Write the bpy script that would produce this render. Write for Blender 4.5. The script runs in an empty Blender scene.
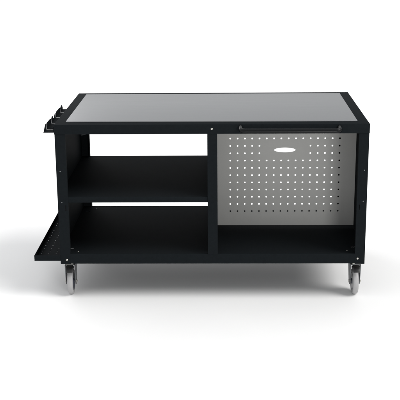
import bpy, bmesh, math, random
from mathutils import Vector, Matrix

S = bpy.context.scene
COL = S.collection
R = math.radians

# ---------------------------------------------------------------- camera
# model space: x right, y away from the viewer, z up, measured from the top
# front edge of the bench; OFF moves it so that the bench stands on z = 0
HGT = 0.882
OFF = Vector((0.0, -0.4375, HGT))

F_PX, PITCH, YAW, ROLL = 1001.67, 0.2780703, 0.0244066, -0.0090951
cam_d = bpy.data.cameras.new('camera')
cam_d.sensor_width = 36.0
cam_d.lens = F_PX * 36.0 / 400.0
cam_d.clip_start = 0.05
cam_d.clip_end = 500.0
cam = bpy.data.objects.new('camera', cam_d)
COL.objects.link(cam)
cy_, sy_ = math.cos(YAW), math.sin(YAW)
fw = Vector((-sy_ * math.cos(PITCH), cy_ * math.cos(PITCH), -math.sin(PITCH)))
rt = Vector((cy_, sy_, 0.0))
up = rt.cross(fw)
cr_, sr_ = math.cos(ROLL), math.sin(ROLL)
rt, up = cr_ * rt + sr_ * up, -sr_ * rt + cr_ * up
m = Matrix((rt, up, -fw)).transposed().to_4x4()
m.translation = Vector((0.0576057, -4.6566784, 0.9575592)) + OFF
cam.matrix_world = m
S.camera = cam

# ---------------------------------------------------------------- light
world = bpy.data.worlds.new('World')
S.world = world
world.use_nodes = True
wn, wl = world.node_tree.nodes, world.node_tree.links
bg = wn['Background']
tc = wn.new('ShaderNodeTexCoord')
dot = wn.new('ShaderNodeVectorMath'); dot.operation = 'DOT_PRODUCT'
dot.inputs[1].default_value = (-0.75, 0.40, 0.40)      # the studio is brighter behind, to the left and overhead
wl.new(tc.outputs['Generated'], dot.inputs[0])
mul = wn.new('ShaderNodeMath'); mul.operation = 'MULTIPLY_ADD'
mul.inputs[1].default_value = 0.60
mul.inputs[2].default_value = 0.595
wl.new(dot.outputs['Value'], mul.inputs[0])
wl.new(mul.outputs[0], bg.inputs['Strength'])
bg.inputs['Color'].default_value = (0.98, 0.99, 1.0, 1)


def area(name, loc, target, size, energy, color=(1, 1, 1)):
    d = bpy.data.lights.new(name, 'AREA')
    d.shape = 'DISK'
    d.size = size
    d.energy = energy
    d.color = color
    o = bpy.data.objects.new(name, d)
    COL.objects.link(o)
    o.location = loc
    o.rotation_euler = (Vector(target) - Vector(loc)).to_track_quat('-Z', 'Y').to_euler()
    return o


area('key_softbox', (60.0, -22.0, 64.0), (0, 6, 0.0), 58.0, 67000, (1.0, 0.99, 0.975))
area('added_back_light', (-4.3, 6.6, 3.3), (-0.6, 0, 0.9), 3.6, 112, (1.0, 0.985, 1.0))  # added out of view; its reflection brightens the worktop towards the left
area('front_softbox', (1.55, -5.6, 1.15), (0.2, 0, 0.55), 1.3, 62, (1.0, 1.0, 0.985))

S.view_settings.view_transform = 'Standard'
S.view_settings.look = 'None'
S.view_settings.exposure = 0.0
S.view_settings.gamma = 1.0
S.cycles.use_denoising = True
S.cycles.max_bounces = 10
S.cycles.sample_clamp_indirect = 6.0


# ---------------------------------------------------------------- materials
def new_mat(name):
    mt = bpy.data.materials.new(name)
    mt.use_nodes = True
    return mt, mt.node_tree.nodes, mt.node_tree.links, mt.node_tree.nodes['Principled BSDF']


def mat(name, col, rough=0.5, metal=0.0, spec=0.5, bump=0.0, bscale=900.0,
        cvar=0.0, cscale=14.0, rvar=0.0, stretch=(1, 1, 1)):
    mt, n, l, b = new_mat(name)
    b.inputs['Base Color'].default_value = (*col, 1)
    b.inputs['Roughness'].default_value = rough
    b.inputs['Metallic'].default_value = metal
    b.inputs['Specular IOR Level'].default_value = spec
    t = n.new('ShaderNodeTexCoord')
    mpg = n.new('ShaderNodeMapping')
    mpg.inputs['Scale'].default_value = stretch
    l.new(t.outputs['Object'], mpg.inputs['Vector'])
    if cvar or rvar:
        nz = n.new('ShaderNodeTexNoise')
        nz.inputs['Scale'].default_value = cscale
        nz.inputs['Detail'].default_value = 6.0
        nz.inputs['Roughness'].default_value = 0.62
        l.new(mpg.outputs[0], nz.inputs['Vector'])
        if cvar:
            r = n.new('ShaderNodeValToRGB')
            r.color_ramp.elements[0].position = 0.3
            r.color_ramp.elements[1].position = 0.7
            r.color_ramp.elements[0].color = (*[c * (1 - cvar) for c in col], 1)
            r.color_ramp.elements[1].color = (*[c * (1 + cvar) for c in col], 1)
            l.new(nz.outputs['Fac'], r.inputs['Fac'])
            l.new(r.outputs['Color'], b.inputs['Base Color'])
        if rvar:
            q = n.new('ShaderNodeMapRange')
            q.inputs['From Min'].default_value = 0.3
            q.inputs['From Max'].default_value = 0.7
            q.inputs['To Min'].default_value = rough - rvar
            q.inputs['To Max'].default_value = rough + rvar
            l.new(nz.outputs['Fac'], q.inputs['Value'])
            l.new(q.outputs[0], b.inputs['Roughness'])
    if bump:
        bz = n.new('ShaderNodeTexNoise')
        bz.inputs['Scale'].default_value = bscale
        bz.inputs['Detail'].default_value = 2.0
        l.new(mpg.outputs[0], bz.inputs['Vector'])
        bp = n.new('ShaderNodeBump')
        bp.inputs['Strength'].default_value = bump
        bp.inputs['Distance'].default_value = 0.0006
        l.new(bz.outputs['Fac'], bp.inputs['Height'])
        l.new(bp.outputs['Normal'], b.inputs['Normal'])
    return mt


M_BLACK = mat('black_powder_coat', (0.0097, 0.0118, 0.0134), 0.66, 0, 0.011, 0.25, 700, 0.08, 60, 0.02)
M_HANDLE = mat('black_gloss_enamel', (0.0050, 0.0058, 0.0066), 0.28, 0, 0.16, 0.1, 700, 0.08, 60, 0.02)
M_TOP = mat('grey_worktop', (0.224, 0.229, 0.236), 0.40, 0.55, 0.5, 0.10, 260, 0.03, 40, 0.03, (0.12, 1.6, 1.0))
M_PEG = mat('grey_powder_coat', (0.465, 0.464, 0.450), 0.5, 0, 0.35, 0.2, 800, 0.03, 8, 0.04)
M_ZINC = mat('zinc_plated_steel', (0.52, 0.505, 0.47), 0.38, 0.85, 0.5, 0.1, 400, 0.08, 60, 0.06)
M_FORK = mat('pressed_steel_fork', (0.17, 0.178, 0.185), 0.40, 0.7, 0.5, 0.15, 300, 0.10, 50, 0.08)
M_TYRE = mat('grey_rubber', (0.36, 0.357, 0.36), 0.45, 0, 0.4, 0.2, 500, 0.05, 30, 0.05)
M_HUB = mat('dark_hub_plastic', (0.06, 0.066, 0.085), 0.45, 0, 0.4, 0.1, 300, 0.06, 30, 0.05)
M_BRAKE = mat('black_plastic', (0.01, 0.01, 0.011), 0.4, 0, 0.4, 0.15, 300, 0.1, 30, 0.05)
M_FLOOR = mat('white_studio_floor', (0.90, 0.90, 0.90), 0.6, 0, 0.2, 0.05, 60, 0.006, 1.5, 0.05)


# ---------------------------------------------------------------- helpers
def link(name, me, material, parent=None, shift=True):
    o = bpy.data.objects.new(name, me)
    COL.objects.link(o)
    me.materials.clear()
    me.materials.append(material)
    if parent is not None:
        o.parent = parent
    return o


def from_bm(name, bm, material, parent=None, shift=True, smooth=True):
    if shift:
        bmesh.ops.translate(bm, verts=bm.verts, vec=OFF)
    bmesh.ops.recalc_face_normals(bm, faces=bm.faces)
    me = bpy.data.meshes.new(name)
    bm.to_mesh(me)
    bm.free()
    if smooth:
        for p in me.polygons:
            p.use_smooth = True
        me.set_sharp_from_angle(angle=R(38))
    return link(name, me, material, parent)


def merge(bm, tmp):
    me = bpy.data.meshes.new('tmp')
    tmp.to_mesh(me)
    tmp.free()
    bm.from_mesh(me)
    bpy.data.meshes.remove(me)


def add_box(bm, x0, x1, y0, y1, z0, z1, bev=0.0015, seg=2):
    t = bmesh.new()
    bmesh.ops.create_cube(t, size=1.0)
    for v in t.verts:
        v.co = Vector((x0 + (v.co.x + .5) * (x1 - x0), y0 + (v.co.y + .5) * (y1 - y0), z0 + (v.co.z + .5) * (z1 - z0)))
    if bev:
        bmesh.ops.bevel(t, geom=list(t.edges), offset=bev, segments=seg, profile=0.5, affect='EDGES')
    merge(bm, t)


def plate(outer, holes, thick, mtx, bev=0.0):
    """A sheet with holes: the outline and each hole in 2D, extruded, moved by mtx."""
    cu = bpy.data.curves.new('tmp_curve', 'CURVE')
    cu.dimensions = '2D'
    cu.fill_mode = 'BOTH'
    cu.extrude = thick / 2 - bev
    cu.bevel_depth = bev
    cu.bevel_resolution = 1
    for loop in [outer] + holes:
        s = cu.splines.new('POLY')
        s.points.add(len(loop) - 1)
        for p, q in zip(s.points, loop):
            p.co = (q[0], q[1], 0, 1)
        s.use_cyclic_u = True
    o = bpy.data.objects.new('tmp_curve', cu)
    COL.objects.link(o)
    dg = bpy.context.evaluated_depsgraph_get()
    me = bpy.data.meshes.new_from_object(o.evaluated_get(dg))
    bm = bmesh.new()
    bm.from_mesh(me)
    bmesh.ops.transform(bm, matrix=mtx, verts=bm.verts)
    bpy.data.objects.remove(o)
    bpy.data.curves.remove(cu)
    bpy.data.meshes.remove(me)
    bmesh.ops.remove_doubles(bm, verts=bm.verts, dist=1e-6)
    return bm


def join(*bms):
    a = bms[0]
    for b in bms[1:]:
        merge(a, b)
    return a


def rect(x0, x1, y0, y1, r=0.0, n=3):
    if r <= 0:
        return [(x0, y0), (x1, y0), (x1, y1), (x0, y1)]
    pts = []
    for cx, cy, a in ((x1 - r, y1 - r, 0), (x0 + r, y1 - r, 90), (x0 + r, y0 + r, 180), (x1 - r, y0 + r, 270)):
        for i in range(n + 1):
            t = R(a + 90 * i / n)
            pts.append((cx + r * math.cos(t), cy + r * math.sin(t)))
    return pts


def ellipse(cx, cy, a, b, n=64):
    return [(cx + a * math.cos(2 * math.pi * i / n), cy + b * math.sin(2 * math.pi * i / n)) for i in range(n)]


XZ = Matrix(((1, 0, 0, 0), (0, 0, -1, 0), (0, 1, 0, 0), (0, 0, 0, 1)))       # 2D (x, z) sheet facing the viewer
YZ = Matrix(((0, 0, 1, 0), (1, 0, 0, 0), (0, 1, 0, 0), (0, 0, 0, 1)))        # 2D (y, z) sheet


def at(x=0, y=0, z=0):
    return Matrix.Translation((x, y, z))


def lathe(profile, axis='Y', n=48, centre=(0, 0, 0)):
    """profile: list of (radius, along axis)."""
    bm = bmesh.new()
    rings = []
    for r, a in profile:
        ring = []
        for i in range(n):
            t = 2 * math.pi * i / n
            c, s = r * math.cos(t), r * math.sin(t)
            co = {'Y': (c, a, s), 'X': (a, c, s), 'Z': (c, s, a)}[axis]
            ring.append(bm.verts.new(Vector(co) + Vector(centre)))
        rings.append(ring)
    for p, q in zip(rings, rings[1:]):
        for i in range(n):
            bm.faces.new((p[i], p[(i + 1) % n], q[(i + 1) % n], q[i]))
    if profile[0][0] > 1e-6:
        bm.faces.new(rings[0][::-1])
    if profile[-1][0] > 1e-6:
        bm.faces.new(rings[-1])
    bmesh.ops.remove_doubles(bm, verts=bm.verts, dist=1e-6)
    return bm


def tube(path, r, n=20):
    bm = bmesh.new()
    rings = []
    for i, p in enumerate(path):
        a = path[max(i - 1, 0)]
        b = path[min(i + 1, len(path) - 1)]
        d = (Vector(b) - Vector(a)).normalized()
        u = d.cross(Vector((0, 0, 1))).normalized()
        v = u.cross(d)
        rings.append([bm.verts.new(Vector(p) + r * (math.cos(2 * math.pi * k / n) * u + math.sin(2 * math.pi * k / n) * v)) for k in range(n)])
    for p, q in zip(rings, rings[1:]):
        for k in range(n):
            bm.faces.new((p[k], p[(k + 1) % n], q[(k + 1) % n], q[k]))
    bm.faces.new(rings[0][::-1])
    bm.faces.new(rings[-1])
    return bm


def rounded_path(pts, rad, n=8):
    out = [Vector(pts[0])]
    for i in range(1, len(pts) - 1):
        p, a, b = Vector(pts[i]), Vector(pts[i - 1]), Vector(pts[i + 1])
        da, db = (a - p).normalized(), (b - p).normalized()
        s, e = p + da * rad, p + db * rad
        for k in range(n + 1):
            t = k / n
            out.append((1 - t) ** 2 * s + 2 * t * (1 - t) * p + t * t * e)
    out.append(Vector(pts[-1]))
    return out


def screw_head(name, x, y, z, r, parent, facing='-Y', material=None, h=None):
    h = h or r * 0.55
    prof = [(0, h * .35), (r * .24, h * .38), (r * .30, h * .93), (r * .36, h * .96), (r * .6, h * .80), (r * .88, h * .42), (r, 0.0), (r, -0.002)]
    if facing == '-Y':
        bm = lathe([(q, -a) for q, a in prof], 'Y', 20)
    else:
        bm = lathe(prof, 'Z', 20)
    bmesh.ops.translate(bm, verts=bm.verts, vec=(x, y, z))
    return from_bm(name, bm, material or M_ZINC, parent)


# ---------------------------------------------------------------- setting
fb = bmesh.new()
# one sheet, finer near the bench, large enough to run out of sight
bmesh.ops.create_grid(fb, x_segments=8, y_segments=8, size=120.0)
floor = from_bm('floor', fb, M_FLOOR, None, shift=False, smooth=False)
floor['kind'] = 'structure'

# ---------------------------------------------------------------- workbench
bench = bpy.data.objects.new('workbench', None)
COL.objects.link(bench)
bench.empty_display_size = 0.3
bench['label'] = 'black steel mobile workbench with grey worktop, open shelves, perforated panel and casters on white floor'
bench['category'] = 'workbench'

W2, D = 0.75, 0.875
PX = 0.747                       # outer face of the posts

# --- tabletop: a folded steel tray, open below
b = bmesh.new()
t = bmesh.new()
bmesh.ops.create_cube(t, size=1.0)
for v in t.verts:
    v.co = Vector((v.co.x * 2 * W2, (v.co.y + .5) * D, -0.046 + (v.co.z + .5) * 0.046))
bottom = [f for f in t.faces if f.normal.z < -.9]
edges = [e for e in t.edges if not all(v.co.z < -.04 for v in e.verts)]
bmesh.ops.bevel(t, geom=edges, offset=0.0032, segments=3, profile=0.5, affect='EDGES')
bf = max((f for f in t.faces if f.normal.z < -.9), key=lambda f: f.calc_area())
r_ = bmesh.ops.inset_region(t, faces=[bf], thickness=0.0025, use_even_offset=True)
ex = bmesh.ops.extrude_face_region(t, geom=[bf])
nv = [v for v in ex['geom'] if isinstance(v, bmesh.types.BMVert)]
bmesh.ops.translate(t, verts=nv, vec=(0, 0, 0.042))
if bf.is_valid:
    bmesh.ops.delete(t, geom=[bf], context='FACES')
merge(b, t)
tabletop = from_bm('tabletop', b, M_BLACK, bench)

b = bmesh.new()
add_box(b, -0.7005, 0.6985, 0.0640, 0.822, -0.004, 0.0036, 0.0022, 3)
from_bm('work_surface', b, M_TOP, tabletop)
screw_head('screw', 0.0024, 0.0, -0.0224, 0.0054, tabletop)

# --- push handle
hz = -0.0225
hp = rounded_path([(0.139, -0.001, -0.0150), (0.139, -0.050, hz), (0.606, -0.050, hz - .0015), (0.606, -0.001, -0.0165)], 0.024, 9)
from_bm('handle', tube(hp, 0.0112, 24), M_HANDLE, bench)

# --- posts: folded flange with a short slot, riveted
def post(x0, x1, yf, z1, slots, fold_side, back=False):
    """flange facing front (or back) plus its inward return"""
    bm = plate(rect(x0, x1, z1, -0.0462), [rect(*s, 0.0022) for s in slots], 0.0030, at(0, yf + .0015, 0) @ XZ, 0.0007)
    xr = (x1 - .0028, x1) if fold_side > 0 else (x0, x0 + .0028)
    y0, y1 = (yf + .0031, yf + .0260) if not back else (yf - .0230, yf - .0001)
    add_box(bm, xr[0], xr[1], y0, y1, z1 + 0.052, -0.0466, 0.0006, 1)
    return bm

p_l = from_bm('post', post(-PX, -0.6985, 0.003, -0.7005, [(-0.7130, -0.7068, -0.4290, -0.3985)], 1), M_BLACK, bench, smooth=False)
p_r = from_bm('post', post(0.7015, PX + .001, 0.003, -0.7005, [(0.7112, 0.7162, -0.4250, -0.3965)], -1), M_BLACK, bench, smooth=False)
p_c = from_bm('post', post(-0.0182, 0.0280, 0.0015, -0.6515, [], -1), M_BLACK, bench, smooth=False)
p_bl = from_bm('post', post(-PX, -0.6985, D - .006, -0.7005, [], 1, True), M_BLACK, bench, smooth=False)
p_br = from_bm('post', post(0.7015, PX + .001, D - .006, -0.7005, [], -1, True), M_BLACK, bench, smooth=False)
p_bc = from_bm('post', post(-0.0182, 0.0280, D - .006, -0.6515, [], -1, True), M_BLACK, bench, smooth=False)
screw_head('screw', -0.7164, 0.003, -0.6795, 0.0053, p_l)
screw_head('screw', 0.7143, 0.003, -0.6738, 0.0053, p_r)
for pp, x, z in ((p_l, -0.7278, -0.3846), (p_l, -0.7288, -0.2293), (p_r, 0.7312, -0.3816), (p_r, 0.7314, -0.2275)):
    screw_head('rivet', x, 0.003, z, 0.0030, pp, '-Y', M_FORK)

# --- side panels and the divider
for x0, x1 in ((-PX, -PX + .002), (PX - .001, PX + .001)):
    b = bmesh.new()
    add_box(b, x0, x1, 0.0065, D - .0065, -0.7005, -0.0464, 0.0006, 1)
    from_bm('side_panel', b, M_BLACK, bench)
b = bmesh.new()
add_box(b, 0.0020, 0.0040, 0.0290, D - .0300, -0.6500, -0.0464, 0.0006, 1)
from_bm('divider', b, M_BLACK, bench)

# --- shelves: folded pans
b = bmesh.new()
add_box(b, -PX + .0022, 0.0018, 0.0070, D - .0090, -0.3608, -0.3580, 0.0008, 1)
add_box(b, -0.6983, -0.0184, 0.0045, 0.0068, -0.3855, -0.3583, 0.0010, 2)
add_box(b, -0.6980, -0.0187, D - .0088, D - .0065, -0.3760, -0.3577, 0.0010, 2)
from_bm('shelf', b, M_BLACK, bench)

xl, xr = -PX + .0022, PX - .0012
slots = [rect(-0.7140, -0.6925, 0.0920, 0.1003, .003), rect(-0.7160, -0.6960, 0.7340, 0.7500, .004), rect(0.6940, 0.7150, 0.1093, 0.1176, .003), rect(0.6950, 0.7150, 0.7340, 0.7500, .004)]
bm = plate(rect(xl, xr, 0.0058, D - .0300), slots, 0.0025, at(0, 0, -.65125), 0.0006)
add_box(bm, -0.6983, 0.7013, 0.0030, 0.0056, -0.6990, -0.6485, 0.0010, 2)
add_box(bm, -0.6983, 0.7013, D - .0298, D - .0272, -0.6990, -0.6485, 0.0010, 2)
low = from_bm('shelf', bm, M_BLACK, bench, smooth=False)
for x, y in ((-0.6644, 0.0444), (-0.6657, 0.7917), (0.6684, 0.0594), (0.6684, 0.7917)):
    screw_head('rivet', x, y, -0.650, 0.0034, low, 'Z')

# --- perforated panel (square holes, two rows broken round the oval opening)
PITX, PITZ, HX, HZ = 0.03782, 0.03922, 0.0936, -0.1643
holes = []
for r in range(11):
    for c in range(16):
        if r in (1, 2) and 5 <= c <= 10:
            continue
        x, z = HX + c * PITX, HZ - r * PITZ
        h = 0.0045
        holes.append(rect(x - h, x + h, z - h, z + h, 0.0028, 3))
holes.append(ellipse(0.377, -0.2257, 0.0560, 0.0132))
bm = plate(rect(0.0065, PX - .0015, -0.6340, -0.0480), holes, 0.0020, at(0, 0.431, 0) @ XZ, 0.0003)
peg = from_bm('perforated_panel', bm, M_PEG, bench, smooth=False)
b = bmesh.new()
add_box(b, 0.0065, PX - .0015, 0.4325, 0.4500, -0.6340, -0.6320, 0.0005, 1)
from_bm('panel_flange', b, M_PEG, peg)

# --- tool holder on the left end: a ledge whose upturned lip and floor are slotted
XO, XI = -0.7965, -0.7502
zb, zt = -0.0375, -0.0095
sl = [(0.068, 0.084), (0.213, 0.229), (0.358, 0.374), (0.497, 0.513)]
outer = [(XI, 0.0), (XI, 0.588), (XO, 0.588)]
for a, c in reversed(sl):
    outer += [(XO, c), (XI - .002, c), (XI - .002, a), (XO, a)]
outer += [(XO, 0.0)]
bm = plate(outer, [], 0.0026, at(0, 0, zb + .0013), 0.0005)
prof = [
    [(0.0, zb), (0.067, zb), (0.0665, zt + .001), (0.054, zt)],
    [(0.085, zb), (0.212, zb), (0.211, zt - .002), (0.196, zt), (0.098, zt), (0.0855, zt - .004)],
    [(0.230, zb), (0.357, zb), (0.356, zt - .001), (0.338, zt - .002), (0.306, zt - .016), (0.288, zt - .016), (0.262, zt + .002), (0.252, zt + .002), (0.2305, zt - .006)],
    [(0.375, zb), (0.496, zb), (0.495, zt - .002), (0.482, zt), (0.388, zt), (0.3755, zt - .003)],
    [(0.514, zb), (0.588, zb), (0.586, zt - .014), (0.560, zt + .001), (0.550, zt + .001), (0.5145, zt - .006)],
]
for pr in prof:
    merge(bm, plate(pr, [], 0.0026, at(XO - .0014, 0, 0) @ YZ, 0.0005))
add_box(bm, XI - .0015, XI - .0001, 0.0, 0.588, zb + .0028, -0.012, 0.0004, 1)
from_bm('tool_holder', bm, M_BLACK, bench, smooth=False)

# --- perforated tray low on the left end
TX0, TX1, TY0, TY1 = -0.8768, -PX - .0004, 0.0005, 0.842
tz, tl = -0.6825, -0.6550
holes = []
for i in range(3):
    for k in range(17):
        x, y = -0.8609 + .0375 * i, 0.1055 + .0433 * k
        if y < TY1 - .03:
            holes.append(rect(x - .0032, x + .0032, y - .0038, y + .0038, 0.002, 2))
bm = plate(rect(TX0 + .0022, TX1, TY0 + .0022, TY1 - .0022), holes, 0.0020, at(0, 0, tz), 0.0003)
add_box(bm, TX0, TX0 + .0020, TY0 + .0022, TY1 - .0022, tz - .001, tl, 0.0006, 1)
add_box(bm, TX0, TX1, TY0, TY0 + .0020, tz - .001, tl, 0.0006, 1)
add_box(bm, TX0, TX1, TY1 - .0020, TY1, tz - .001, tl, 0.0006, 1)
from_bm('side_tray', bm, M_BLACK, bench, smooth=False)

# --- small corner bracket under the top at the back left
bm = plate([(-0.744, -0.2400), (-0.744, -0.2180), (-0.712, -0.2180), (-0.712, -0.2310)], [], 0.002, at(0, D - .0085, 0) @ XZ, 0.0003)
from_bm('bracket', bm, M_FORK, bench)

# --- casters (built at the local origin: top plate at z = 0, axle below)
CAS = HGT - 0.7005
RW = 0.0655
AZ = -(CAS - RW)

def make_caster():
    c = bpy.data.objects.new('caster', bpy.data.meshes.new('caster'))
    COL.objects.link(c)
    bm = bmesh.new()
    add_box(bm, -0.0200, 0.0200, -0.0580, 0.0440, -0.0085, -0.0003, 0.0012, 2)          # top plate
    merge(bm, lathe([(0, -.0087), (.026, -.0087), (.0275, -.0105), (.0275, -.017), (.024, -.020), (0, -.020)], 'Z', 32))
    bm.to_mesh(c.data)
    bm.free()
    for p in c.data.polygons:
        p.use_smooth = True
    c.data.set_sharp_from_angle(angle=R(38))
    c.data.materials.append(M_ZINC)

    # fork: bridge and two pressed legs reaching down to the axle
    bm = bmesh.new()
    add_box(bm, -0.0250, 0.0250, -0.0300, 0.0350, -0.0240, -0.0203, 0.0014, 2)
    for s in (-1, 1):
        leg = [(-0.036, -0.0205), (0.050, -0.0205), (0.047, -0.052), (0.020, AZ - .002)]
        for k in range(7):
            a = R(-8 - 164 * k / 6)
            leg.append((-0.004 + .0155 * math.cos(a), AZ + .0155 * math.sin(a)))
        leg += [(-0.031, -0.060)]
        merge(bm, plate(leg, [], 0.0036, at(s * .0240, 0, 0) @ YZ, 0.0008))
    from_bm('fork', bm, M_FORK, c, shift=False)

    # tyre and hub
    prof = []
    hw = 0.0135
    for k in range(17):
        a = R(-90 + 180 * k / 16)
        ca = abs(math.cos(a)) ** 0.75
        prof.append((RW - .0085 + .0085 * ca, hw * math.sin(a)))
    prof = [(RW - .021, -hw * .93), (RW - .014, -hw)] + prof + [(RW - .014, hw), (RW - .021, hw * .93)]
    bm = bmesh.new()
    merge(bm, lathe(prof + [prof[0]], 'X', 64))
    bmesh.ops.translate(bm, verts=bm.verts, vec=(0, -.004, AZ))
    from_bm('tyre', bm, M_TYRE, c, shift=False)
    hub = [(0, -.0170), (.012, -.0170), (.0135, -.0145), (.018, -.0105), (.032, -.0095), (.040, -.0125), (RW - .0205, -.0135),
           (RW - .0205, .0135), (.040, .0125), (.032, .0095), (.018, .0105), (.0135, .0145), (.012, .0170), (0, .0170)]
    bm = lathe(hub, 'X', 48)
    bmesh.ops.translate(bm, verts=bm.verts, vec=(0, -.004, AZ))
    from_bm('hub', bm, M_HUB, c, shift=False)
    # axle bolt with a hexagon head and a nut
    bm = lathe([(0, -.0295), (.0075, -.0295), (.0085, -.0285), (.0085, -.0257), (.0045, -.0257), (.0045, .0257), (.0085, .0257), (.0085, .0290), (.0075, .0300), (.0040, .0300), (.0040, .0330), (0, .0330)], 'X', 6)
    bmesh.ops.translate(bm, verts=bm.verts, vec=(0, -.004, AZ))
    from_bm('axle_bolt', bm, M_ZINC, c, shift=False)
    # brake pedal over the front of the wheel
    pr = [(-0.022, -0.0255), (-0.046, -0.0262), (-0.062, -0.0345), (-0.069, -0.0460), (-0.0665, -0.0480), (-0.057, -0.0395), (-0.044, -0.0345), (-0.022, -0.0400)]
    bm = plate(pr, [], 0.031, YZ, 0.0016)
    merge(bm, lathe([(0, -.0195), (.0055, -.0195), (.0055, .0195), (0, .0195)], 'X', 16, (0, -.030, -.034)))
    from_bm('brake_pedal', bm, M_BRAKE, c, shift=False)
    return c


caster = make_caster()
kids = [o for o in COL.objects if o.parent == caster]
for i, (x, y, rz) in enumerate(((-0.7110, 0.079, 2), (0.7120, 0.079, 1), (-0.7110, 0.795, -6), (0.7120, 0.795, 9))):
    if i == 0:
        c = caster
    else:
        c = caster.copy()
        COL.objects.link(c)
        for k in kids:
            kk = k.copy()
            COL.objects.link(kk)
            kk.parent = c
    c.parent = bench
    c.location = Vector((x, y, -0.7005)) + OFF
    c.rotation_euler = (0, 0, R(rz))
